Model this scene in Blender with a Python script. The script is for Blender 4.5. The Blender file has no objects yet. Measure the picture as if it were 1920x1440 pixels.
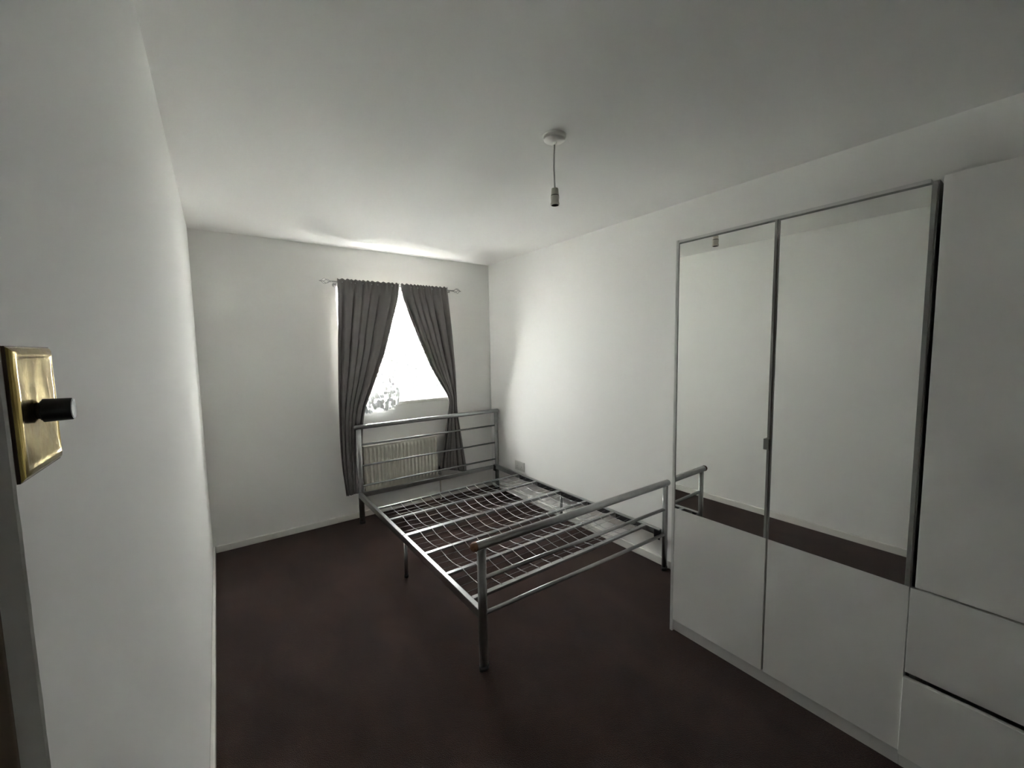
import bpy, bmesh, math, random
from mathutils import Vector, Matrix, noise

random.seed(7)
S = bpy.context.scene
C = S.collection

# ------------------------------------------------------------------ camera
FPX = 765.73                       # focal length in pixels of a 1920 px wide frame
cam_d = bpy.data.cameras.new('camera')
cam = bpy.data.objects.new('camera', cam_d)
C.objects.link(cam)
cam_d.sensor_fit = 'HORIZONTAL'
cam_d.sensor_width = 36.0
cam_d.lens = FPX / 1920.0 * 36.0
cam_d.clip_start = 0.01
CF = Vector((0.58251478, 0.808274, -0.08584685))
CR = Vector((0.81032561, -0.58574716, -0.01651265))
CU = Vector((0.06363129, 0.05994504, 0.9961715))
m = Matrix((CR, CU, -CF)).transposed().to_4x4()
m.translation = Vector((0.1115, 0.0, 1.5092))
cam.matrix_world = m
S.camera = cam

# ------------------------------------------------------------------ room measures (metres)
D = 3.7543        # inner face of the window wall (y)
W = 2.5302        # inner face of the right wall (x)
H = 2.40          # ceiling
WM = 1.985        # front plane of the wardrobe (x)
YB = -1.80        # wall behind the camera
WX0, WX1, WZ0, WZ1 = 0.977, 2.012, 1.032, 2.062    # window opening

# ------------------------------------------------------------------ sky, daylight, exposure
wd = bpy.data.worlds.new('overcast_sky')
S.world = wd
wd.use_nodes = True
bg = wd.node_tree.nodes['Background']
bg.inputs['Color'].default_value = (1.0, 0.972, 0.960, 1)
bg.inputs['Strength'].default_value = 9.0
sun_d = bpy.data.lights.new('fill_sun', 'SUN')      # veiled sun added behind the house so lit paving brightens the ceiling, none enters directly
sun_d.energy = 60.0
sun_d.angle = math.radians(6)
sun_d.color = (1.0, 0.97, 0.92)
sun_o = bpy.data.objects.new('fill_sun', sun_d)
C.objects.link(sun_o)
sun_o.location = (0, -4, 8)
sun_o.rotation_euler = (math.radians(35), 0, math.radians(-12))
S.view_settings.view_transform = 'Standard'
S.view_settings.look = 'None'
S.view_settings.gamma = 1.0
S.view_settings.use_curve_mapping = False
S.view_settings.exposure = 3.62
try:
    S.cycles.max_bounces = 12
    S.cycles.diffuse_bounces = 7
    S.cycles.glossy_bounces = 4
    S.cycles.transparent_max_bounces = 8
    S.cycles.caustics_reflective = False
    S.cycles.caustics_refractive = False
    S.cycles.sample_clamp_indirect = 6.0
except Exception:
    pass
pd = bpy.data.lights.new('window_portal', 'AREA')   # only guides sky sampling to the window, gives no light of its own
pd.shape = 'RECTANGLE'
pd.size = WX1 - WX0
pd.size_y = WZ1 - WZ0
try:
    pd.cycles.is_portal = True
except Exception:
    pd.energy = 0
po = bpy.data.objects.new('window_portal', pd)
C.objects.link(po)
po.location = ((WX0 + WX1) / 2, D + 0.275, (WZ0 + WZ1) / 2)
po.rotation_euler = (math.radians(-90), 0, 0)

# ------------------------------------------------------------------ materials
MATS = {}


def mat(name, col, rough=0.5, metal=0.0, bump=0.0, bscale=200.0, var=0.0, vscale=3.0, spec=0.5, detail=3.0,
        bdist=0.002, sheen=0.0):
    if name in MATS:
        return MATS[name]
    M = bpy.data.materials.new(name)
    M.use_nodes = True
    nt = M.node_tree
    b = nt.nodes['Principled BSDF']
    b.inputs['Base Color'].default_value = (*col, 1)
    b.inputs['Roughness'].default_value = rough
    b.inputs['Metallic'].default_value = metal
    b.inputs['Specular IOR Level'].default_value = spec
    if sheen:
        b.inputs['Sheen Weight'].default_value = sheen
    tc = nt.nodes.new('ShaderNodeTexCoord')
    if var:
        n = nt.nodes.new('ShaderNodeTexNoise')
        n.inputs['Scale'].default_value = vscale
        n.inputs['Detail'].default_value = detail
        nt.links.new(tc.outputs['Object'], n.inputs['Vector'])
        r = nt.nodes.new('ShaderNodeValToRGB')
        r.color_ramp.elements[0].position = 0.3
        r.color_ramp.elements[1].position = 0.7
        r.color_ramp.elements[0].color = (*[c * (1 - var) for c in col], 1)
        r.color_ramp.elements[1].color = (*[min(1, c * (1 + var)) for c in col], 1)
        nt.links.new(n.outputs['Fac'], r.inputs['Fac'])
        nt.links.new(r.outputs['Color'], b.inputs['Base Color'])
    if bump:
        n2 = nt.nodes.new('ShaderNodeTexNoise')
        n2.inputs['Scale'].default_value = bscale
        n2.inputs['Detail'].default_value = 2
        nt.links.new(tc.outputs['Object'], n2.inputs['Vector'])
        bp = nt.nodes.new('ShaderNodeBump')
        bp.inputs['Strength'].default_value = bump
        bp.inputs['Distance'].default_value = bdist
        nt.links.new(n2.outputs['Fac'], bp.inputs['Height'])
        nt.links.new(bp.outputs['Normal'], b.inputs['Normal'])
    MATS[name] = M
    return M


M_WALL = mat('painted_plaster', (0.88, 0.872, 0.850), 0.75, bump=0.06, bscale=60, spec=0.3)
M_CEIL = mat('ceiling_paint', (0.90, 0.892, 0.873), 0.85, bump=0.08, bscale=45, spec=0.2)
M_GLOSS = mat('gloss_trim_paint', (0.82, 0.81, 0.765), 0.22, bump=0.05, bscale=40)
M_CARPET = mat('brown_carpet', (0.046, 0.026, 0.020), 0.95, bump=1.0, bscale=330, spec=0.1, bdist=0.005, sheen=0.12)


def carpet_colour(M):
    nt = M.node_tree
    b = nt.nodes['Principled BSDF']
    tc = nt.nodes.new('ShaderNodeTexCoord')
    mp = nt.nodes.new('ShaderNodeMapping')
    mp.inputs['Rotation'].default_value = (0, 0, 0.5)
    mp.inputs['Scale'].default_value = (1.0, 0.55, 1.0)
    nt.links.new(tc.outputs['Object'], mp.inputs['Vector'])
    big = nt.nodes.new('ShaderNodeTexNoise')          # trodden and brushed patches of pile
    big.inputs['Scale'].default_value = 4.2
    big.inputs['Detail'].default_value = 4
    big.inputs['Distortion'].default_value = 0.6
    nt.links.new(mp.outputs['Vector'], big.inputs['Vector'])
    fine = nt.nodes.new('ShaderNodeTexNoise')         # flecked yarn
    fine.inputs['Scale'].default_value = 170
    fine.inputs['Detail'].default_value = 3
    nt.links.new(tc.outputs['Object'], fine.inputs['Vector'])
    r1 = nt.nodes.new('ShaderNodeValToRGB')
    r1.color_ramp.elements[0].position = 0.36
    r1.color_ramp.elements[1].position = 0.66
    r1.color_ramp.elements[0].color = (0.033, 0.0160, 0.0124, 1)
    r1.color_ramp.elements[1].color = (0.050, 0.0250, 0.0190, 1)
    nt.links.new(big.outputs['Fac'], r1.inputs['Fac'])
    r2 = nt.nodes.new('ShaderNodeValToRGB')
    r2.color_ramp.elements[0].position = 0.3
    r2.color_ramp.elements[1].position = 0.7
    r2.color_ramp.elements[0].color = (0.62, 0.62, 0.62, 1)
    r2.color_ramp.elements[1].color = (1.35, 1.35, 1.35, 1)
    nt.links.new(fine.outputs['Fac'], r2.inputs['Fac'])
    mx = nt.nodes.new('ShaderNodeMix')
    mx.data_type = 'RGBA'
    mx.blend_type = 'MULTIPLY'
    mx.inputs[0].default_value = 1.0
    nt.links.new(r1.outputs['Color'], mx.inputs[6])
    nt.links.new(r2.outputs['Color'], mx.inputs[7])
    nt.links.new(mx.outputs[2], b.inputs['Base Color'])


carpet_colour(M_CARPET)
M_WHITE = mat('white_foil', (0.86, 0.853, 0.826), 0.32, bump=0.015, bscale=30)
M_CARC = mat('white_carcass', (0.70, 0.70, 0.68), 0.45, bump=0.01)
M_MIRROR = mat('mirror_glass', (0.90, 0.91, 0.885), 0.0, 1.0)
M_ALU = mat('grey_aluminium', (0.30, 0.30, 0.29), 0.45, 0.25)
M_SILVER = mat('silver_bed_paint', (0.37, 0.375, 0.375), 0.28, 0.95, bump=0.03, bscale=500, var=0.06, vscale=30)
M_RUST = mat('rusty_brown_cap', (0.13, 0.06, 0.028), 0.6, 0.2, var=0.35, vscale=90)
M_RUBBER = mat('black_rubber', (0.012, 0.012, 0.013), 0.6)
M_WIRE = mat('mesh_wire', (0.50, 0.50, 0.50), 0.35, 0.7)
M_PVC = mat('white_upvc', (0.82, 0.83, 0.83), 0.3)
M_PLASTIC = mat('white_plastic', (0.86, 0.85, 0.81), 0.35)
M_CREAM = mat('aged_cream_plastic', (0.74, 0.715, 0.63), 0.45, var=0.08, vscale=40)
M_SOCKET = mat('greyed_socket_plastic', (0.60, 0.59, 0.56), 0.4)
M_CORD = mat('grey_white_flex', (0.42, 0.42, 0.41), 0.5)
M_RAD = mat('cream_radiator_enamel', (0.70, 0.68, 0.60), 0.35, var=0.04, vscale=8)
M_DARK = mat('black_plastic', (0.010, 0.010, 0.011), 0.38)
M_KNOBEND = mat('lighter_black_end', (0.10, 0.10, 0.105), 0.55, var=0.3, vscale=300)  # lighter than the side of the knob, mottled at random
M_ROD = mat('brushed_steel', (0.36, 0.36, 0.35), 0.35, 0.85)
M_WOOD = mat('brown_wood_lining', (0.20, 0.145, 0.105), 0.6, var=0.18, vscale=14)
M_PAVE = mat('pale_paving', (0.62, 0.62, 0.60), 0.9, var=0.1, vscale=2)
M_LEAF = mat('green_leaves', (0.10, 0.15, 0.07), 0.5, var=0.4, vscale=9)
M_STEM = mat('woody_stem', (0.12, 0.09, 0.06), 0.8)


def brass_mat():
    M = mat('worn_brass', (0.62, 0.47, 0.20), 0.22, 1.0)
    nt = M.node_tree
    b = nt.nodes['Principled BSDF']
    tc = nt.nodes.new('ShaderNodeTexCoord')
    n = nt.nodes.new('ShaderNodeTexNoise')
    n.inputs['Scale'].default_value = 45
    n.inputs['Detail'].default_value = 4
    nt.links.new(tc.outputs['Object'], n.inputs['Vector'])
    r = nt.nodes.new('ShaderNodeValToRGB')
    r.color_ramp.elements[0].position = 0.35
    r.color_ramp.elements[1].position = 0.7
    r.color_ramp.elements[0].color = (0.30, 0.215, 0.075, 1)
    r.color_ramp.elements[1].color = (0.44, 0.34, 0.115, 1)
    nt.links.new(n.outputs['Fac'], r.inputs['Fac'])
    nt.links.new(r.outputs['Color'], b.inputs['Base Color'])
    mr = nt.nodes.new('ShaderNodeMapRange')
    mr.inputs['To Min'].default_value = 0.08
    mr.inputs['To Max'].default_value = 0.26
    nt.links.new(n.outputs['Fac'], mr.inputs['Value'])
    nt.links.new(mr.outputs['Result'], b.inputs['Roughness'])
    bp = nt.nodes.new('ShaderNodeBump')
    bp.inputs['Strength'].default_value = 0.25
    bp.inputs['Distance'].default_value = 0.002
    nt.links.new(n.outputs['Fac'], bp.inputs['Height'])
    nt.links.new(bp.outputs['Normal'], b.inputs['Normal'])
    return M


M_BRASS = brass_mat()


def curtain_mat():
    M = bpy.data.materials.new('charcoal_curtain_cloth')
    M.use_nodes = True
    nt = M.node_tree
    b = nt.nodes['Principled BSDF']
    out = nt.nodes['Material Output']
    b.inputs['Base Color'].default_value = (0.185, 0.172, 0.166, 1)
    b.inputs['Roughness'].default_value = 0.75
    b.inputs['Sheen Weight'].default_value = 0.25
    tr = nt.nodes.new('ShaderNodeBsdfTranslucent')
    tr.inputs['Color'].default_value = (0.20, 0.185, 0.18, 1)
    mx = nt.nodes.new('ShaderNodeMixShader')
    mx.inputs['Fac'].default_value = 0.08
    nt.links.new(b.outputs['BSDF'], mx.inputs[1])
    nt.links.new(tr.outputs['BSDF'], mx.inputs[2])
    nt.links.new(mx.outputs['Shader'], out.inputs['Surface'])
    tc = nt.nodes.new('ShaderNodeTexCoord')
    n = nt.nodes.new('ShaderNodeTexNoise')
    n.inputs['Scale'].default_value = 260
    nt.links.new(tc.outputs['Object'], n.inputs['Vector'])
    bp = nt.nodes.new('ShaderNodeBump')
    bp.inputs['Strength'].default_value = 0.2
    bp.inputs['Distance'].default_value = 0.001
    nt.links.new(n.outputs['Fac'], bp.inputs['Height'])
    nt.links.new(bp.outputs['Normal'], b.inputs['Normal'])
    return M


def net_mat():
    M = bpy.data.materials.new('white_lace_net')
    M.use_nodes = True
    nt = M.node_tree
    out = nt.nodes['Material Output']
    nt.nodes.remove(nt.nodes['Principled BSDF'])
    tp = nt.nodes.new('ShaderNodeBsdfTransparent')
    tl = nt.nodes.new('ShaderNodeBsdfTranslucent')
    df = nt.nodes.new('ShaderNodeBsdfDiffuse')
    for s in (tl, df):
        s.inputs['Color'].default_value = (0.86, 0.88, 0.90, 1)
    a = nt.nodes.new('ShaderNodeMixShader')
    a.inputs['Fac'].default_value = 0.5
    nt.links.new(tl.outputs['BSDF'], a.inputs[1])
    nt.links.new(df.outputs['BSDF'], a.inputs[2])
    tc = nt.nodes.new('ShaderNodeTexCoord')
    v = nt.nodes.new('ShaderNodeTexVoronoi')          # densely stitched sprigs of the lace
    v.inputs['Scale'].default_value = 31
    n = nt.nodes.new('ShaderNodeTexNoise')
    n.inputs['Scale'].default_value = 4.5
    n.inputs['Detail'].default_value = 2
    nt.links.new(tc.outputs['Object'], v.inputs['Vector'])
    nt.links.new(tc.outputs['Object'], n.inputs['Vector'])
    sp = nt.nodes.new('ShaderNodeSeparateXYZ')
    nt.links.new(tc.outputs['Object'], sp.inputs['Vector'])
    mr = nt.nodes.new('ShaderNodeMapRange')           # the border at the hem is richer
    mr.inputs['From Min'].default_value = 0.95
    mr.inputs['From Max'].default_value = 2.1
    mr.inputs['To Min'].default_value = 0.38
    mr.inputs['To Max'].default_value = 0.0
    nt.links.new(sp.outputs['Z'], mr.inputs['Value'])
    ad = nt.nodes.new('ShaderNodeMath')
    ad.operation = 'MULTIPLY_ADD'                     # sprig radius
    ad.inputs[1].default_value = 0.45
    nt.links.new(n.outputs['Fac'], ad.inputs[0])
    nt.links.new(mr.outputs['Result'], ad.inputs[2])
    sb = nt.nodes.new('ShaderNodeMath')
    sb.operation = 'SUBTRACT'
    nt.links.new(v.outputs['Distance'], sb.inputs[0])
    nt.links.new(ad.outputs['Value'], sb.inputs[1])
    r = nt.nodes.new('ShaderNodeValToRGB')
    r.color_ramp.elements[0].position = 0.0
    r.color_ramp.elements[1].position = 0.08
    r.color_ramp.elements[0].color = (1, 1, 1, 1)
    r.color_ramp.elements[1].color = (0.45, 0.45, 0.45, 1)
    nt.links.new(sb.outputs['Value'], r.inputs['Fac'])
    r2 = nt.nodes.new('ShaderNodeValToRGB')           # stitched thread lets no light through
    r2.color_ramp.elements[0].position = 0.0
    r2.color_ramp.elements[1].position = 0.08
    r2.color_ramp.elements[0].color = (0.993, 0.993, 0.993, 1)
    r2.color_ramp.elements[1].color = (0.5, 0.5, 0.5, 1)
    nt.links.new(sb.outputs['Value'], r2.inputs['Fac'])
    nt.links.new(r2.outputs['Color'], a.inputs['Fac'])
    mx = nt.nodes.new('ShaderNodeMixShader')
    nt.links.new(r.outputs['Color'], mx.inputs['Fac'])
    nt.links.new(tp.outputs['BSDF'], mx.inputs[1])
    nt.links.new(a.outputs['Shader'], mx.inputs[2])
    nt.links.new(mx.outputs['Shader'], out.inputs['Surface'])
    return M


def pane_mat():
    M = bpy.data.materials.new('window_glass')
    M.use_nodes = True
    nt = M.node_tree
    out = nt.nodes['Material Output']
    nt.nodes.remove(nt.nodes['Principled BSDF'])
    tp = nt.nodes.new('ShaderNodeBsdfTransparent')
    tp.inputs['Color'].default_value = (0.95, 0.97, 0.96, 1)
    gl = nt.nodes.new('ShaderNodeBsdfGlossy')
    gl.inputs['Roughness'].default_value = 0.02
    mx = nt.nodes.new('ShaderNodeMixShader')
    mx.inputs['Fac'].default_value = 0.06
    nt.links.new(tp.outputs['BSDF'], mx.inputs[1])
    nt.links.new(gl.outputs['BSDF'], mx.inputs[2])
    nt.links.new(mx.outputs['Shader'], out.inputs['Surface'])
    return M


M_CURTAIN = curtain_mat()
M_NET = net_mat()
M_PANE = pane_mat()


# ------------------------------------------------------------------ mesh helpers
def obj(name, bm, material, parent=None, smooth=False):
    me = bpy.data.meshes.new(name)
    bm.normal_update()
    bm.to_mesh(me)
    bm.free()
    me.materials.append(material)
    if smooth:
        for p in me.polygons:
            p.use_smooth = True
    o = bpy.data.objects.new(name, me)
    C.objects.link(o)
    if parent:
        o.parent = parent
        o.matrix_parent_inverse = Matrix.Translation(-Vector(parent.location)) if parent.parent is None and parent.type == 'EMPTY' else Matrix.Identity(4)
    return o


def thing(name, loc, label, cat, group=None, kind=None):
    o = bpy.data.objects.new(name, None)
    o.empty_display_size = 0.05
    C.objects.link(o)
    o.location = loc
    return tag(o, label, cat, group, kind)


def tag(o, label=None, cat=None, group=None, kind=None):
    if label:
        o['label'] = label
    if cat:
        o['category'] = cat
    if group:
        o['group'] = group
    if kind:
        o['kind'] = kind
    return o


def box(bm, x0, x1, y0, y1, z0, z1, bevel=0.0, seg=2):
    r = bmesh.ops.create_cube(bm, size=1)
    vs = r['verts']
    for v in vs:
        v.co = Vector((x0 + (v.co.x + 0.5) * (x1 - x0), y0 + (v.co.y + 0.5) * (y1 - y0), z0 + (v.co.z + 0.5) * (z1 - z0)))
    if bevel:
        es = list({e for v in vs for e in v.link_edges})
        bmesh.ops.bevel(bm, geom=es, offset=bevel, segments=seg, profile=0.5, affect='EDGES', clamp_overlap=True)
    return bm


def boxo(name, dims, material, parent=None, bevel=0.0, seg=2):
    bm = bmesh.new()
    box(bm, *dims, bevel=bevel, seg=seg)
    return obj(name, bm, material, parent)


def tube(bm, pts, rad, n=12, ry=None, caps=True, round_ends=False):
    """sweep a round (or oval) section along a polyline; rad may be a list"""
    pts = [Vector(p) for p in pts]
    rads = rad if isinstance(rad, (list, tuple)) else [rad] * len(pts)
    if round_ends:
        d0 = (pts[0] - pts[1]).normalized()
        d1 = (pts[-1] - pts[-2]).normalized()
        pre, prer, post, postr = [], [], [], []
        for a in (80, 55, 30):
            t = math.radians(a)
            pre.append(pts[0] + d0 * rads[0] * math.sin(t) * 0.8)
            prer.append(rads[0] * math.cos(t))
            post.insert(0, pts[-1] + d1 * rads[-1] * math.sin(t) * 0.8)
            postr.insert(0, rads[-1] * math.cos(t))
        pts = pre + pts + post
        rads = prer + list(rads) + postr
    rings = []
    up = None
    for i, p in enumerate(pts):
        t = (pts[min(i + 1, len(pts) - 1)] - pts[max(i - 1, 0)]).normalized()
        if up is None:
            up = Vector((1, 0, 0)) if abs(t.x) < 0.9 else Vector((0, 0, 1))
        a = (up - t * up.dot(t)).normalized()
        b = t.cross(a)
        up = a
        rr = rads[i]
        k = (ry / rads[len(rads) // 2]) if ry else 1.0
        rings.append([bm.verts.new(p + a * rr * math.cos(2 * math.pi * j / n) + b * rr * k * math.sin(2 * math.pi * j / n))
                      for j in range(n)])
    for i in range(len(rings) - 1):
        for j in range(n):
            bm.faces.new((rings[i][j], rings[i][(j + 1) % n], rings[i + 1][(j + 1) % n], rings[i + 1][j]))
    if caps:
        bm.faces.new(list(reversed(rings[0])))
        bm.faces.new(rings[-1])
    return bm


def tubeo(name, pts, rad, material, parent=None, n=12, ry=None, round_ends=False):
    bm = bmesh.new()
    tube(bm, pts, rad, n, ry, True, round_ends)
    return obj(name, bm, material, parent, smooth=True)


def lathe(bm, prof, axis='Z', origin=(0, 0, 0), n=32):
    """prof: list of (radius, height)"""
    o = Vector(origin)
    rings = []
    for r, h in prof:
        ring = []
        for j in range(n):
            t = 2 * math.pi * j / n
            if axis == 'Z':
                v = Vector((r * math.cos(t), r * math.sin(t), h))
            else:
                v = Vector((h, r * math.cos(t), r * math.sin(t)))
            ring.append(bm.verts.new(o + v))
        rings.append(ring)
    for i in range(len(rings) - 1):
        for j in range(n):
            bm.faces.new((rings[i][j], rings[i][(j + 1) % n], rings[i + 1][(j + 1) % n], rings[i + 1][j]))
    bm.faces.new(list(reversed(rings[0])))
    bm.faces.new(rings[-1])
    bmesh.ops.recalc_face_normals(bm, faces=bm.faces[:])
    return bm


def autosmooth(o, deg=40):
    me = o.data
    for p in me.polygons:
        p.use_smooth = True
    bm = bmesh.new()
    bm.from_mesh(me)
    for e in bm.edges:
        if len(e.link_faces) == 2 and e.calc_face_angle(0) > math.radians(deg):
            e.smooth = False
    bm.to_mesh(me)
    bm.free()
    return o


# ------------------------------------------------------------------ the room
HX = -1.25     # far wall of the landing beyond the doorway
DY0, DY1, DZ = -0.41, 0.401, 2.03   # doorway in the left wall
tag(boxo('floor', (HX - 0.1, W + 0.1, YB - 0.1, D + 0.28, -0.1, 0.0), M_CARPET), 'dark brown fitted carpet with brushed pile marks', kind='structure')
tag(boxo('ceiling', (HX - 0.1, W + 0.1, YB - 0.1, D + 0.28, H, H + 0.1), M_CEIL), 'plain white painted ceiling', kind='structure')
tag(boxo('wall_right', (W, W + 0.1, YB - 0.1, D + 0.28, 0, H), M_WALL), 'white painted wall behind bed and wardrobe', kind='structure')
tag(boxo('wall_front', (HX, W, YB - 0.1, YB, 0, H), M_WALL), 'white painted wall behind the camera', kind='structure')
bm = bmesh.new()
box(bm, -0.1, WX0, D, D + 0.28, 0, H)
box(bm, WX1, W, D, D + 0.28, 0, H)
box(bm, WX0, WX1, D, D + 0.28, 0, WZ0 - 0.03)
box(bm, WX0, WX1, D, D + 0.28, WZ1, H)
tag(obj('wall_back', bm, M_WALL), 'white painted wall with the window in it', kind='structure')

# left wall: its end at the doorway has a slightly ragged painted arris
bm = bmesh.new()
N = 420
prev = None
for i in range(N + 1):
    z = H * i / N
    j = 0.0009 * noise.noise(Vector((0, 0, z * 42))) + 0.0005 * noise.noise(Vector((3, 0, z * 160)))
    row = [bm.verts.new((-0.1, DY1, z)), bm.verts.new((-0.012, DY1, z)), bm.verts.new((-0.0012 - abs(j) * 0.3, DY1 + j * 0.4, z)),
           bm.verts.new((0.0, DY1 + 0.0013 + j, z)), bm.verts.new((0.0, D, z)), bm.verts.new((-0.1, D, z))]
    if prev:
        for k in range(6):
            bm.faces.new((prev[k], prev[(k + 1) % 6], row[(k + 1) % 6], row[k]))
    else:
        bm.faces.new(list(reversed(row)))
    prev = row
bm.faces.new(prev)
box(bm, -0.1, 0, YB, DY0, 0, H)
box(bm, -0.1, 0, DY0, DY1, DZ, H)
bmesh.ops.recalc_face_normals(bm, faces=bm.faces[:])
tag(obj('wall_left', bm, M_WALL), 'white painted wall on the left ending at the doorway', kind='structure')
bm = bmesh.new()
box(bm, HX - 0.1, HX, YB, 1.3, 0, H)
box(bm, HX, -0.1, 1.2, 1.3, 0, H)
tag(obj('wall_hall', bm, M_WALL), 'white wall of the landing outside the doorway', kind='structure')
bm = bmesh.new()
box(bm, -0.112, -0.0125, DY1 - 0.006, DY1 - 0.0002, 0, DZ, bevel=0.0012)
box(bm, -0.112, -0.0125, DY0, DY0 + 0.006, 0, DZ, bevel=0.0012)
box(bm, -0.112, -0.0125, DY0 + 0.006, DY1 - 0.006, DZ - 0.006, DZ, bevel=0.0012)
tag(obj('trim_1', bm, M_WOOD), 'bare brown wooden lining of the doorway', kind='structure')

tag(boxo('baseboard_left', (0.0, 0.016, DY1 + 0.05, D, 0, 0.056), M_GLOSS, bevel=0.005), 'low white skirting board along the left wall', kind='structure')
tag(boxo('baseboard_back', (0.016, W - 0.016, D - 0.016, D, 0, 0.053), M_GLOSS, bevel=0.005), 'low white skirting board under the window wall', kind='structure')
tag(boxo('baseboard_right', (W - 0.016, W, 1.2, D - 0.016, 0, 0.056), M_GLOSS, bevel=0.005), 'low white skirting board behind the bed', kind='structure')

# ------------------------------------------------------------------ window
win = thing('window_1', ((WX0 + WX1) / 2, D + 0.16, WZ0), 'white plastic casement window behind the curtains', None, kind='structure')
FY0, FY1 = D + 0.13, D + 0.19
boxo('window_sill', (WX0 - 0.0, WX1 + 0.0, D - 0.012, D + 0.13, WZ0 - 0.03, WZ0), M_GLOSS, win, bevel=0.006, seg=3)
bm = bmesh.new()
box(bm, WX0, WX0 + 0.055, FY0, FY1, WZ0, WZ1, bevel=0.004)
box(bm, WX1 - 0.055, WX1, FY0, FY1, WZ0, WZ1, bevel=0.004)
box(bm, WX0 + 0.055, WX1 - 0.055, FY0, FY1, WZ0, WZ0 + 0.05, bevel=0.004)
box(bm, WX0 + 0.055, WX1 - 0.055, FY0, FY1, WZ1 - 0.05, WZ1, bevel=0.004)
XM = 1.47
box(bm, XM - 0.028, XM + 0.028, FY0, FY1, WZ0 + 0.05, WZ1 - 0.05, bevel=0.004)
obj('window_frame', bm, M_PVC, win)
for x0, x1 in ((WX0 + 0.055, XM - 0.028), (XM + 0.028, WX1 - 0.055)):
    bm = bmesh.new()
    z0, z1, s = WZ0 + 0.05, WZ1 - 0.05, 0.055
    y0, y1 = FY0 - 0.012, FY1 - 0.012
    box(bm, x0, x0 + s, y0, y1, z0, z1, bevel=0.005)
    box(bm, x1 - s, x1, y0, y1, z0, z1, bevel=0.005)
    box(bm, x0 + s, x1 - s, y0, y1, z0, z0 + s, bevel=0.005)
    box(bm, x0 + s, x1 - s, y0, y1, z1 - s, z1, bevel=0.005)
    sash = obj('sash', bm, M_PVC, win)
    boxo('pane', (x0 + s - 0.005, x1 - s + 0.005, FY0 + 0.018, FY0 + 0.024, z0 + s - 0.005, z1 - s + 0.005), M_PANE, win)
    bm = bmesh.new()
    hx = x1 - s / 2 if x0 < XM - 0.1 else x0 + s / 2
    box(bm, hx - 0.012, hx + 0.012, y0 - 0.012, y0, 1.50, 1.57, bevel=0.003)
    box(bm, hx - 0.008, hx + 0.008, y0 - 0.034, y0 - 0.012, 1.535, 1.555, bevel=0.003)
    box(bm, hx - 0.009, hx + 0.009, y0 - 0.044, y0 - 0.032, 1.44, 1.56, bevel=0.004)
    obj('window_handle', bm, M_PVC, win)

# ------------------------------------------------------------------ outside
tag(boxo('ground', (-12, 16, D + 0.3, 24, -0.35, -0.25), M_PAVE), 'pale paving outside the window', kind='structure')


def shrub(x, y, h, w, nleaf, label, seed):
    rnd = random.Random(seed)
    t = thing('shrub', (x, y, -0.25), label, 'shrub', 'shrubs outside the window')
    bm = bmesh.new()
    tips = []
    for k in range(9):
        a = rnd.uniform(0, 6.28)
        r = rnd.uniform(0.1, 0.8) * w / 2
        top = Vector((x + r * math.cos(a), y + r * math.sin(a) * 0.8, -0.25 + h * rnd.uniform(0.7, 0.97)))
        base = Vector((x + 0.05 * math.cos(a), y + 0.05 * math.sin(a), -0.25))
        mid = base.lerp(top, 0.5) + Vector((0, 0, 0.1))
        tube(bm, [base, mid, top], [0.016, 0.011, 0.004], 6)
        tips.append((base, mid, top))
    obj('stems', bm, M_STEM, t, smooth=True)
    bm = bmesh.new()
    for i in range(nleaf):
        b, md, tp = rnd.choice(tips)
        f = rnd.random() ** 0.6
        c = (b.lerp(md, f * 2) if f < 0.5 else md.lerp(tp, f * 2 - 1)) + Vector((rnd.gauss(0, w * .13), rnd.gauss(0, w * .12), rnd.gauss(0, 0.07)))
        c.z = max(c.z, -0.2)
        L = rnd.uniform(0.035, 0.07)
        q = Matrix.Rotation(rnd.uniform(0, 6.28), 3, 'Z') @ Matrix.Rotation(rnd.uniform(-1.0, 0.7), 3, 'X')
        vs = [bm.verts.new(c + q @ Vector(p)) for p in ((0, 0, 0), (L * .35, L * .5, L * .08), (0, L, -L * .05), (-L * .35, L * .5, L * .08))]
        bm.faces.new(vs[:3])
        bm.faces.new((vs[0], vs[2], vs[3]))
    tag(obj('foliage', bm, M_LEAF, t), kind='stuff')
    return t


shrub(1.95, 6.9, 1.55, 1.1, 1500, 'taller leafy shrub seen through the left net', 3)
shrub(3.15, 7.4, 1.15, 0.9, 1100, 'lower leafy shrub seen through the right net', 5)


# ------------------------------------------------------------------ curtains
def interp(tab, z):
    tab = sorted(tab)
    if z <= tab[0][0]:
        return tab[0][1]
    for (a, va), (b, vb) in zip(tab, tab[1:]):
        if z <= b:
            t = (z - a) / (b - a)
            return va + (vb - va) * t
    return tab[-1][1]


def smooth_interp(tab, z, k=0.05):
    return (interp(tab, z - k) + 2 * interp(tab, z) + interp(tab, z + k)) / 4


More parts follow.
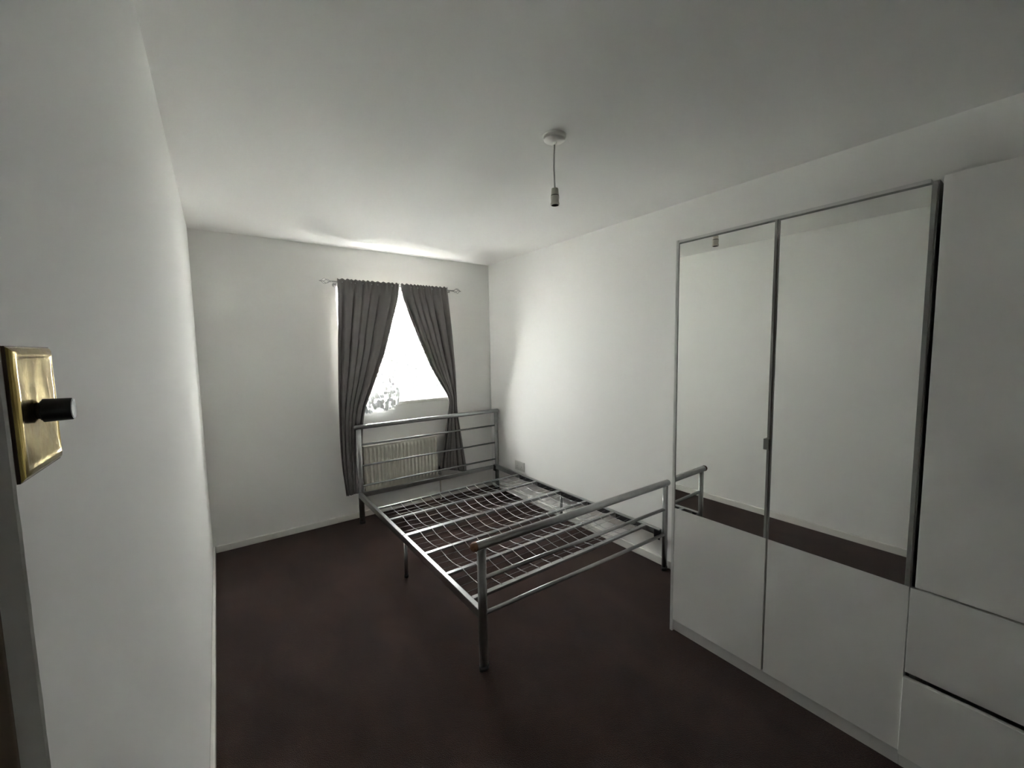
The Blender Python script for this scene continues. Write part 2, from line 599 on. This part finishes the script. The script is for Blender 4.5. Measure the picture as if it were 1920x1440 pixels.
def sheet(name, left, right, ztop, zbot_l, zbot_r, y0, amp, npl, material, parent, seed, header=True, rows=90, cols=170, thick=0.0016,
          ret=None, waist=None):
    rnd = random.Random(seed)
    ph = [rnd.uniform(0, 6.28) for _ in range(6)]
    bm = bmesh.new()
    grid = []
    for i in range(rows + 1):
        f = i / rows
        row = []
        for j in range(cols + 1):
            uu = j / cols
            u = uu if not ret else min(1.0, uu / (1 - ret[0]))
            rt = 0.0 if not ret else max(0.0, (uu - (1 - ret[0])) / ret[0])
            zb = zbot_l + (zbot_r - zbot_l) * u
            z = ztop + (zb - ztop) * f
            if header and f < 0.02:
                z += (0.006 * math.sin(2 * math.pi * npl * 2.2 * u + ph[4] + 2.2 * math.sin(9 * u + ph[1])) + 0.005 * noise.noise(Vector((u * npl * 3.1, seed, 0)))) * (1 - f / 0.02)
            if not header and f > 0.9:
                z += 0.008 * math.sin(2 * math.pi * npl * 1.5 * u) * (f - 0.9) / 0.1
            xl, xr = smooth_interp(left, z), smooth_interp(right, z)
            wv = 2 * math.pi * npl * (u + 0.035 * math.sin(2 * math.pi * 1.3 * u + ph[0]) + 0.02 * math.sin(3 * f + ph[1]))
            s = math.sin(wv + ph[2]) + 0.35 * math.sin(2 * wv + ph[3] + 1.5 * f) + 0.35 * math.sin(0.43 * wv + ph[5] + f)
            hb = max(0.0, min(1.0, (ztop - z - 0.045) / 0.12)) if header else 1.0
            a = amp * (0.25 + 0.75 * hb)
            if waist:
                a *= 1 + 0.35 * math.exp(-((z - waist) / 0.25) ** 2)
            y = y0 + a * s * 0.62
            if header:
                y += (1 - hb) * (0.006 * math.sin(2 * math.pi * npl * 2.2 * u + ph[4] + 2.2 * math.sin(9 * u + ph[1])) + 0.006 * noise.noise(Vector((u * npl * 3.1, seed, 3))))
                # stitched line of the rod pocket
                y += 0.004 * math.exp(-((ztop - z - 0.058) / 0.006) ** 2) + 0.004 * math.exp(-((ztop - z - 0.016) / 0.005) ** 2)
            x = xl + (xr - xl) * u + (xr - xl) / npl * 0.16 * math.cos(wv + ph[2]) * hb * (0.3 + 0.7 * math.sin(math.pi * u))
            if ret:          # outer edge turned back to the wall
                x += ret[1] * rt
                y += (ret[2] - y) * rt ** 1.3
            row.append(bm.verts.new((x, y, z)))
        grid.append(row)
    for i in range(rows):
        for j in range(cols):
            bm.faces.new((grid[i][j], grid[i + 1][j], grid[i + 1][j + 1], grid[i][j + 1]))
    o = obj(name, bm, material, parent, smooth=True)
    if thick:
        md = o.modifiers.new('thickness', 'SOLIDIFY')
        md.thickness = thick
    return o


RY, RZ = D - 0.080, 2.092     # curtain rod axis
cy = RY - 0.014
LC_L = [(0.25, 0.952), (0.40, 0.938), (0.55, 0.925), (0.80, 0.920), (1.1, 0.924), (1.6, 0.946), (2.0, 0.966), (2.12, 0.970)]
LC_R = [(0.25, 1.072), (0.50, 1.085), (0.70, 1.105), (0.90, 1.125), (1.01, 1.148), (1.216, 1.236), (1.50, 1.345), (1.80, 1.430), (2.0, 1.488), (2.12, 1.508)]
RC_L = [(0.25, 1.850), (0.35, 1.848), (0.45, 1.865), (0.70, 1.918), (0.95, 1.962), (1.03, 1.972), (1.15, 1.895), (1.35, 1.780), (1.60, 1.675), (1.85, 1.577), (2.0, 1.528), (2.12, 1.512)]
RC_R = [(0.25, 2.142), (0.30, 2.138), (0.60, 2.095), (0.80, 2.066), (0.95, 2.052), (1.05, 2.052), (1.30, 2.048), (1.70, 2.022), (2.0, 1.996), (2.12, 1.988)]
c1 = thing('curtain', (1.2, cy, 0.25), 'charcoal curtain drawn to the left of the window gap', 'curtain', 'pair of charcoal curtains')
sheet('cloth', LC_L, LC_R, 2.118, 0.252, 0.262, cy, 0.020, 6.2, M_CURTAIN, c1, 11, waist=0.95)
c2 = thing('curtain', (1.8, cy, 0.25), 'charcoal curtain flaring at its hem, right of the window gap', 'curtain', 'pair of charcoal curtains')
sheet('cloth', RC_L, RC_R, 2.118, 0.335, 0.245, cy, 0.021, 6.4, M_CURTAIN, c2, 29, waist=1.0, cols=200, ret=(0.14, 0.032, D - 0.032))

rod = thing('curtain_rod', (1.49, RY, RZ), 'thin steel curtain rod with twisted cage finials', 'curtain rod')
tubeo('pole', [(0.925, RY, RZ), (2.052, RY, RZ)], 0.0065, M_ROD, rod, 12)
for s, x in ((-1, 0.925), (1, 2.052)):
    bm = bmesh.new()
    tube(bm, [(x, RY, RZ), (x + s * 0.012, RY, RZ)], 0.008, 12)
    for k in range(4):                       # open cage of four twisted wires
        pts = []
        for i in range(15):
            t = i / 14
            rr = 0.003 + 0.0205 * math.sin(math.pi * t) ** 1.15
            a = k * math.pi / 2 + t * 2.4
            pts.append((x + s * (0.010 + 0.072 * t), RY + rr * math.cos(a), RZ + rr * math.sin(a)))
        tube(bm, pts, 0.0024, 6)
    tube(bm, [(x + s * 0.079, RY, RZ), (x + s * 0.085, RY, RZ), (x + s * 0.094, RY, RZ)], [0.0045, 0.005, 0.002], 10)
    obj('finial', bm, M_ROD, rod, smooth=True)
for x in (0.965, 2.015):
    bm = bmesh.new()
    tube(bm, [(x, RY, RZ - 0.009), (x, RY + 0.02, RZ - 0.014), (x, D - 0.004, RZ - 0.016)], 0.0045, 8)
    tube(bm, [(x, D - 0.005, RZ - 0.016), (x, D, RZ - 0.016)], 0.018, 16)
    tube(bm, [(x, RY, RZ - 0.022), (x, RY, RZ - 0.008)], 0.004, 8)
    obj('bracket', bm, M_ROD, rod, smooth=True)

n1 = thing('net_curtain', (1.25, D + 0.02, 0.95), 'white lace net spilling over the sill on the left', 'net curtain', 'white net curtains')
NL = [(0.93, 1.130), (1.05, 1.06), (1.4, 1.01), (2.06, 0.995)]
NR = [(0.93, 1.440), (1.00, 1.475), (1.05, 1.495), (1.4, 1.505), (2.06, 1.510)]
o = sheet('lace', NL, NR, 2.045, 0.955, 0.985, D - 0.028, 0.008, 9, M_NET, n1, 31, header=False, rows=70, cols=120, thick=0)
for v in o.data.vertices:       # hangs inside the reveal above, falls over the front of the sill below
    k = max(0.0, min(1.0, (v.co.z - 1.06) / 0.5))
    v.co.y += 0.085 * k
    if v.co.z < 1.03:
        v.co.z -= 0.014 * math.sin(v.co.x * 38)
n2 = thing('net_curtain', (1.75, D + 0.06, 1.04), 'white lace net hanging to the sill on the right', 'net curtain', 'white net curtains')
sheet('lace', [(1.0, 1.53), (2.06, 1.515)], [(1.0, 1.985), (2.06, 1.995)], 2.045, 1.045, 1.043, D + 0.066, 0.010, 8, M_NET, n2, 37, header=False,
      rows=60, cols=110, thick=0)
tag(tubeo('net_wire', [(WX0, D + 0.062, 2.046), (WX1, D + 0.062, 2.046)], 0.0025, M_PLASTIC, n=8), 'thin white net curtain wire across the window top', 'curtain wire')

# ------------------------------------------------------------------ radiator
rad = thing('radiator', (1.47, D - 0.06, 0.25), 'cream panel radiator with vertical flutes under the window', 'radiator')
RX0, RX1, RZ0, RZ1 = 1.126, 1.838, 0.246, 0.655
ry = D - 0.064
bm = bmesh.new()
nf = 20
cols = nf * 10
zs = [RZ0, RZ0 + 0.018, RZ0 + 0.030, RZ0 + 0.045, RZ0 + 0.06, RZ1 - 0.05, RZ1 - 0.036, RZ1 - 0.022, RZ1 - 0.012, RZ1]
ks = [0, 0, 0.35, 0.85, 1, 1, 0.85, 0.35, 0, 0]
gr = []
for z, k in zip(zs, ks):
    row = []
    for j in range(cols + 1):
        u = j / cols
        w = math.cos(2 * math.pi * nf * u)
        dd = 0.010 * k * max(0.0, min(1.0, 0.5 - 0.9 * w)) 
        row.append(bm.verts.new((RX0 + (RX1 - RX0) * u, ry - dd, z)))
    gr.append(row)
for i in range(len(zs) - 1):
    for j in range(cols):
        bm.faces.new((gr[i][j], gr[i][j + 1], gr[i + 1][j + 1], gr[i + 1][j]))
back = [bm.verts.new((x, ry + 0.035, z)) for x, z in ((RX0, RZ0), (RX1, RZ0), (RX1, RZ1), (RX0, RZ1))]
bm.faces.new((back[3], back[2], back[1], back[0]))
bm.faces.new([back[0], back[1]] + list(reversed(gr[0])))
bm.faces.new([back[2], back[3]] + gr[-1])
bm.faces.new([back[3], back[0]] + [g[0] for g in gr])
bm.faces.new([back[1], back[2]] + [g[-1] for g in reversed(gr)])
bmesh.ops.recalc_face_normals(bm, faces=bm.faces[:])
autosmooth(obj('panel', bm, M_RAD, rad), 50)
boxo('top_seam', (RX0 + 0.004, RX1 - 0.004, ry - 0.005, ry + 0.004, RZ1 - 0.004, RZ1 + 0.006), M_RAD, rad, bevel=0.002)
for x in (1.25, 1.68):
    boxo('wall_bracket', (x - 0.02, x + 0.02, ry + 0.034, D - 0.001, 0.30, 0.60), M_RAD, rad)
bm = bmesh.new()
tube(bm, [(RX1 - 0.004, ry + 0.018, 0.278), (RX1 + 0.036, ry + 0.018, 0.278)], 0.009, 10)
tube(bm, [(RX1 + 0.034, ry + 0.018, 0.255), (RX1 + 0.034, ry + 0.018, 0.30)], [0.013, 0.013], 12)
v1 = obj('valve', bm, M_ROD, rad, smooth=True)
bm = bmesh.new()
lathe(bm, [(0.010, 0), (0.0165, 0.004), (0.0165, 0.03), (0.013, 0.038)], 'Z', (RX1 + 0.034, ry + 0.018, 0.30), 16)
autosmooth(obj('valve_cap', bm, M_DARK, rad))
tubeo('pipe', [(RX1 + 0.034, ry + 0.018, 0.0), (RX1 + 0.034, ry + 0.018, 0.256)], 0.0075, M_RAD, rad, 10)
tubeo('pipe', [(RX0 - 0.02, ry + 0.018, 0.0), (RX0 - 0.02, ry + 0.018, 0.26), (RX0 + 0.002, ry + 0.018, 0.278)], 0.0075, M_RAD, rad, 10)

# ------------------------------------------------------------------ wall socket
so = thing('wall_socket', (W, 3.24, 0.328), 'white double wall socket low on the wall beside the bed', 'socket')
boxo('back_box', (W - 0.004, W, 3.163, 3.317, 0.281, 0.375), M_SOCKET, so)
boxo('face_plate', (W - 0.0105, W - 0.004, 3.165, 3.315, 0.283, 0.373), M_SOCKET, so, bevel=0.003)
for y in (3.205, 3.275):
    boxo('rocker_switch', (W - 0.0145, W - 0.010, y - 0.009, y + 0.009, 0.342, 0.362), M_SOCKET, so, bevel=0.0015)
    for dy, z, wy, wz in ((0, 0.325, 0.004, 0.009), (-0.011, 0.305, 0.007, 0.004), (0.011, 0.305, 0.007, 0.004)):
        boxo('pin_hole', (W - 0.0109, W - 0.010, y + dy - wy / 2, y + dy + wy / 2, z - wz / 2, z + wz / 2), M_DARK, so)

# ------------------------------------------------------------------ pendant lamp holder
LX, LY = 1.3262, 1.3493
pen = thing('pendant_light', (LX, LY, H), 'bulbless pendant lamp holder on a short flex', 'pendant light')
bm = bmesh.new()
lathe(bm, [(0.050, H), (0.050, H - 0.004), (0.047, H - 0.006), (0.045, H - 0.016), (0.040, H - 0.020), (0.020, H - 0.025), (0.010, H - 0.027), (0.007, H - 0.036)], 'Z', (LX, LY, 0), 40)
autosmooth(obj('ceiling_rose', bm, M_PLASTIC, pen), 35)
tubeo('flex', [(LX, LY, H - 0.034), (LX - 0.003, LY, 2.32), (LX - 0.0045, LY, 2.27), (LX - 0.002, LY, 2.22), (LX, LY, 2.186)], 0.0032, M_CORD, pen, 8)
bm = bmesh.new()
lathe(bm, [(0.005, 2.188), (0.0140, 2.186), (0.0155, 2.176), (0.0160, 2.165), (0.0168, 2.164), (0.0168, 2.160), (0.0160, 2.159)], 'Z', (LX, LY, 0), 28)
obj('holder_cap', bm, M_CREAM, pen, smooth=False)
bm = bmesh.new()
lathe(bm, [(0.0135, 2.1600), (0.0172, 2.1575), (0.0172, 2.1545), (0.0135, 2.154)], 'Z', (LX, LY, 0), 28)
obj('seam_ring', bm, M_DARK, pen)
bm = bmesh.new()
prof = [(0.0165, 2.156), (0.0182, 2.154), (0.0182, 2.144), (0.0172, 2.142), (0.0172, 2.128), (0.0188, 2.126), (0.0190, 2.117), (0.0164, 2.117), (0.0160, 2.150)]
lathe(bm, prof, 'Z', (LX, LY, 0), 28)
sk = obj('holder_skirt', bm, M_CREAM, pen)
autosmooth(sk, 35)
bm = bmesh.new()
lathe(bm, [(0.0163, 2.1175), (0.0159, 2.1178), (0.0156, 2.149), (0.004, 2.1485)], 'Z', (LX, LY, 0), 28)
bmesh.ops.delete(bm, geom=[f for f in bm.faces if len(f.verts) > 4 and abs(f.calc_center_median().z - 2.1175) < 1e-4], context='FACES')
obj('bore_shade_liner', bm, M_DARK, pen)  # dark liner: shade inside the open holder put into the colour

# ------------------------------------------------------------------ brass dimmer plate on the left wall
sw = thing('dimmer_switch', (0, 0.446, 1.471), 'worn brass dimmer plate with a black knob beside the doorway', 'light switch')
PY0, PY1, PZ0, PZ1 = 0.4035, 0.4885, 1.4255, 1.5165
bm = bmesh.new()
lv = [(0.0, 0.0006, 0.0), (0.0018, 0.0006, 0.0), (0.0028, 0.0016, 0.0), (0.0038, 0.0034, 0.0), (0.0044, 0.0056, 0.0), (0.0045, 0.0070, 0.0), (0.0041, 0.0084, 0), (0.0038, 0.020, 0), (0.0037, 0.034, 0)]
prev = None
for h, ins, _ in lv:
    r = [bm.verts.new((h, PY0 + ins, PZ0 + ins)), bm.verts.new((h, PY1 - ins, PZ0 + ins)), bm.verts.new((h, PY1 - ins, PZ1 - ins)), bm.verts.new((h, PY0 + ins, PZ1 - ins))]
    if prev:
        for k in range(4):
            bm.faces.new((prev[k], prev[(k + 1) % 4], r[(k + 1) % 4], r[k]))
    prev = r
bm.faces.new(prev)
bmesh.ops.subdivide_edges(bm, edges=bm.edges[:], cuts=5, use_grid_fill=True)
for v in bm.verts:      # hand-hammered waviness of the old pressing
    if v.co.x > 0.0034:
        v.co.x += 0.00035 * noise.noise(v.co * 60)
bmesh.ops.recalc_face_normals(bm, faces=bm.faces[:])
autosmooth(obj('brass_plate', bm, M_BRASS, sw), 28)
bm = bmesh.new()
box(bm, 0.0, 0.0017, PY0, PY0 + 0.002, PZ0, PZ1)
box(bm, 0.0, 0.0017, PY1 - 0.002, PY1, PZ0, PZ1)
box(bm, 0.0, 0.0017, PY0 + 0.002, PY1 - 0.002, PZ0, PZ0 + 0.002)
box(bm, 0.0, 0.0017, PY0 + 0.002, PY1 - 0.002, PZ1 - 0.002, PZ1)
obj('plate_edge', bm, mat('brown_tarnish', (0.075, 0.045, 0.03), 0.6, 0.2), sw)
KY, KZ = 0.4430, 1.4697
bm = bmesh.new()
lathe(bm, [(0.0060, 0.0030), (0.0060, 0.0050), (0.0072, 0.0052), (0.0072, 0.0058)], 'X', (0, KY, KZ), 32)
autosmooth(obj('knob_collar', bm, mat('dark_tarnished_brass', (0.035, 0.025, 0.012), 0.45, 0.6), sw))
bm = bmesh.new()
lathe(bm, [(0.0072, 0.0056), (0.0086, 0.0064), (0.0082, 0.0208), (0.0076, 0.0216), (0.0066, 0.0216)], 'X', (0, KY, KZ), 40)
kn = autosmooth(obj('knob', bm, M_DARK, sw))
bm = bmesh.new()
lathe(bm, [(0.0067, 0.0210), (0.0067, 0.0218), (0.0015, 0.02145)], 'X', (0, KY, KZ), 32)
obj('knob_end', bm, M_KNOBEND, sw, smooth=False)

# ------------------------------------------------------------------ wardrobes
XB = W - 0.003
T = 0.018
wa = thing('wardrobe', (WM + 0.27, 0.74, 0), 'white wardrobe with two half-mirrored doors at foot of bed', 'wardrobe')
ZT, ZP = 2.026, 0.066
YA0, YA1 = 0.2918, 1.194          # near and far side
boxo('side_panel', (WM, XB, YA1 - 0.014, YA1, 0, ZT), M_CARC, wa, bevel=0.0008)
boxo('side_panel', (WM + 0.034, XB, YA0, YA0 + 0.016, 0, ZT - 0.001), M_CARC, wa)
boxo('top_panel', (WM + 0.004, XB, YA0 + 0.016, YA1 - 0.014, ZT - 0.012, ZT), M_CARC, wa, bevel=0.0008)
boxo('bottom_panel', (WM + 0.03, XB, YA0 + 0.016, YA1 - 0.014, ZP, ZP + 0.016), M_CARC, wa)
boxo('back_panel', (XB - 0.006, XB, YA0 + 0.016, YA1 - 0.014, ZP + 0.016, ZT - 0.012), M_CARC, wa)
boxo('partition', (WM + 0.034, XB - 0.006, 0.735, 0.751, ZP + 0.016, ZT - 0.012), M_CARC, wa)
boxo('plinth', (WM + 0.016, WM + 0.030, YA0, YA1 - 0.014, 0.0, ZP - 0.003), M_CARC, wa, bevel=0.0008)
ZM = 0.675
doors = [(0.7435, 1.1785, 0.0105), (0.2920, 0.7365, 0.0120)]
dd = []
for y0, y1, pw in doors:
    d = boxo('door', (WM + 0.0045, WM + 0.0045 + T, y0, y1, ZP, ZT - 0.014), M_WHITE, wa, bevel=0.0010)
    boxo('mirror', (WM + 0.0005, WM + 0.0046, y0 + pw, y1 - 0.0035, ZM, ZT - 0.021), M_MIRROR, d)
    boxo('lower_panel', (WM, WM + 0.0046, y0 + 0.0005, y1 - 0.0005, ZP + 0.0005, ZM - 0.0015), M_WHITE, d, bevel=0.0008)
    boxo('edge_strip', (WM - 0.0015, WM + 0.0046, y0, y0 + pw - 0.0005, ZM, ZT - 0.014), M_ALU, d, bevel=0.0008)
    boxo('edge_strip', (WM - 0.0005, WM + 0.0046, y1 - 0.003, y1, ZM, ZT - 0.014), M_ALU, d)
    boxo('top_strip', (WM - 0.0010, WM + 0.0046, y0 + pw, y1 - 0.0035, ZT - 0.0205, ZT - 0.014), M_ALU, d)
    dd.append(d)
bm = bmesh.new()
box(bm, WM - 0.014, WM - 0.002, 0.7415, 0.7620, 1.066, 1.112, bevel=0.0012)
box(bm, WM - 0.003, WM + 0.004, 0.7440, 0.7540, 1.068, 1.110)
obj('handle', bm, M_ALU, dd[0])

wb = thing('wardrobe', (WM + 0.27, 0.05, 0), 'plain white wardrobe with two drawers, nearest the camera', 'wardrobe')
YC0, YC1 = -0.165, 0.2825
boxo('side_panel', (WM + 0.034, XB, YC1 - 0.016, YC1, 0, ZT - 0.001), M_CARC, wb)
boxo('side_panel', (WM + 0.030, XB, YC0, YC0 + 0.016, 0, ZT - 0.001), M_CARC, wb)
boxo('top_panel', (WM + 0.024, XB, YC0 + 0.016, YC1 - 0.016, ZT - 0.016, ZT - 0.001), M_CARC, wb)
boxo('back_panel', (XB - 0.006, XB, YC0 + 0.016, YC1 - 0.016, ZP, ZT - 0.016), M_CARC, wb)
boxo('plinth', (WM + 0.016, WM + 0.030, YC0, 0.2912, 0.0, ZP - 0.003), M_CARC, wb, bevel=0.0008)
boxo('shelf', (WM + 0.034, XB - 0.006, YC0 + 0.016, YC1 - 0.016, ZM - 0.014, ZM), M_CARC, wb)
boxo('door', (WM, WM + 0.020, YC0, YC1 - 0.0045, 0.6795, ZT), M_WHITE, wb, bevel=0.0012)
for x, z0, z1 in ((WM - 0.003, 0.3685, 0.6735), (WM - 0.007, 0.058, 0.3485)):
    bm = bmesh.new()
    box(bm, x, x + 0.018, YC0, 0.2885 if z0 > 0.2 else 0.2912, z0, z1, bevel=0.0014)
    dr = obj('drawer', bm, M_WHITE, wb)
    bm = bmesh.new()      # box behind the front
    box(bm, x + 0.018, XB - 0.03, YC0 + 0.022, YC0 + 0.034, z0 + 0.02, z1 - 0.06)
    box(bm, x + 0.018, XB - 0.03, YC1 - 0.034, YC1 - 0.022, z0 + 0.02, z1 - 0.06)
    box(bm, x + 0.018, XB - 0.03, YC0 + 0.034, YC1 - 0.034, z0 + 0.02, z0 + 0.03)
    obj('drawer_box', bm, M_CARC, dr)

# ------------------------------------------------------------------ bed frame
bed = thing('bed_frame', (1.76, 2.58, 0), 'bare silver metal double bed frame with wire mesh base', 'bed')
HY, FY = 3.600, 1.560
XL, XR = 1.050, 2.452
PRX, PRY = 0.0235, 0.0135


def post(x, y, ztop):
    p = tubeo('post', [(x, y, 0.018), (x, y, ztop)], PRX, M_SILVER, bed, 20, ry=PRY)
    tubeo('foot_cap', [(x, y, 0.0), (x, y, 0.022)], PRX + 0.0025, M_RUBBER, p, 20, ry=PRY + 0.0025)
    return p


HLX, HRX, FLX, FRX = 1.062, 2.488, 1.046, 2.483
post(HLX, HY, 0.855)
post(HRX, HY, 0.855)
post(FLX, FY, 0.600)
post(FRX, FY, 0.590)
hr = tubeo('head_rail', [(HLX - 0.020, HY, 0.857), (HRX + 0.018, HY, 0.857)], 0.0205, M_SILVER, bed, 20, round_ends=True)
fr = tubeo('foot_rail', [(FLX - 0.034, FY, 0.612), (FRX + 0.022, FY, 0.600)], 0.0205, M_SILVER, bed, 20, round_ends=True)
cap = tubeo('end_cap', [(FLX - 0.040, FY, 0.612), (FLX - 0.030, FY, 0.612)], 0.0214, M_RUST, bed, 20, round_ends=True)
cap['label'] = 'rusty brown end cap'
for z in (0.702, 0.515, 0.336):
    tubeo('head_bar', [(HLX + 0.012, HY, z), (HRX - 0.012, HY, z)], 0.0082, M_SILVER, bed, 12)
for z0, z1 in ((0.448, 0.424), (0.276, 0.250)):
    tubeo('foot_bar', [(FLX + 0.012, FY, z0), (FRX - 0.012, FY, z1)], 0.0105, M_SILVER, bed, 14)
ZR = 0.287
boxo('head_cross_rail', (HLX + 0.012, HRX - 0.012, HY - 0.012, HY + 0.012, 0.236, 0.272), M_SILVER, bed, bevel=0.003)
for x in (XL, XR):
    for ya, yb in ((FY + 0.012, 2.5595), (2.5605, HY - 0.010)):
        boxo('side_rail', (x - 0.0135, x + 0.0135, ya, yb, ZR - 0.044, ZR), M_SILVER, bed, bevel=0.003)
    boxo('rail_connector', (x + (0.012 if x == XL else -0.017), x + (0.017 if x == XL else -0.012), 2.520, 2.600, ZR - 0.040, ZR - 0.024), M_WIRE, bed, bevel=0.002)
    s = 1 if x == XL else -1
    for y in (FY + 0.030, HY - 0.028):
        boxo('corner_bracket', (x + s * 0.0135 - 0.002, x + s * 0.0135 + 0.002, y - 0.022, y + 0.022, ZR - 0.070, ZR - 0.008), M_DARK, bed, bevel=0.001)
BARS = [3.155, 2.878, 2.560, 2.248, 1.966, 1.690]
for i, y in enumerate(BARS):
    w = 0.019 if i == 2 else (0.013 if i < 5 else 0.014)
    t = 0.022 if i == 2 else 0.015
    boxo('cross_bar', (XL + 0.0135, XR - 0.0135, y - w, y + w, ZR - 0.004 - t, ZR - 0.003), M_SILVER, bed, bevel=0.003)
for x in (XL + 0.0, XR - 0.0):
    lg = tubeo('centre_leg', [(x, 2.545, 0.012), (x, 2.545, ZR - 0.05)], 0.012, M_SILVER, bed, 14)
    tubeo('foot_cap', [(x, 2.545, 0.0), (x, 2.545, 0.018)], 0.0145, M_RUBBER, lg, 14)


for x, s in ((XL, 1), (XR, -1)):       # dark strips along the inner faces of the side rails, between bars
    for a, b in zip(BARS, BARS[1:]):
        xa, xb = sorted((x + s * 0.0135, x + s * 0.0185))
        boxo('dark_rail_strip', (xa, xb, b + 0.030, a - 0.030, ZR - 0.042, ZR - 0.006), M_RUBBER, bed, bevel=0.001)


def sag(x, y):
    """mesh hangs a little between the bars"""
    for a, b in zip(BARS, BARS[1:]):
        if b <= y <= a:
            t = (a - y) / (a - b)
            k = 0.016 if a > 2.9 or b < 1.8 else 0.026
            e = min(1.0, (x - XL) / 0.25, (XR - x) / 0.25)
            return -4 * k * t * (1 - t) * (0.55 + 0.45 * max(0, e))
    return 0.0


ZW = ZR - 0.0005
for k in range(15):
    x = 1.157 + 0.0868 * k
    pts = []
    for a, b in zip(BARS, BARS[1:]):
        for i in range(8):
            y = a + (b - a) * i / 8
            pts.append((x, y, ZW + sag(x, y)))
    pts.append((x, BARS[-1], ZW))
    tubeo('mesh_wire', pts, 0.0019, M_WIRE, bed, 6)
for a, b in zip(BARS, BARS[1:]):
    for f in (0.25, 0.5, 0.75):
        y = a + (b - a) * f
        pts = []
        for i in range(17):
            x = XL + 0.010 + (XR - XL - 0.020) * i / 16
            e = min(1.0, (x - XL) / 0.2, (XR - x) / 0.2)
            pts.append((x, y, ZW - 0.003 + sag(x, y) * e + (ZR - 0.012 - ZW) * (1 - e)))
        tubeo('cross_wire', pts, 0.0011, M_SILVER, bed, 6)
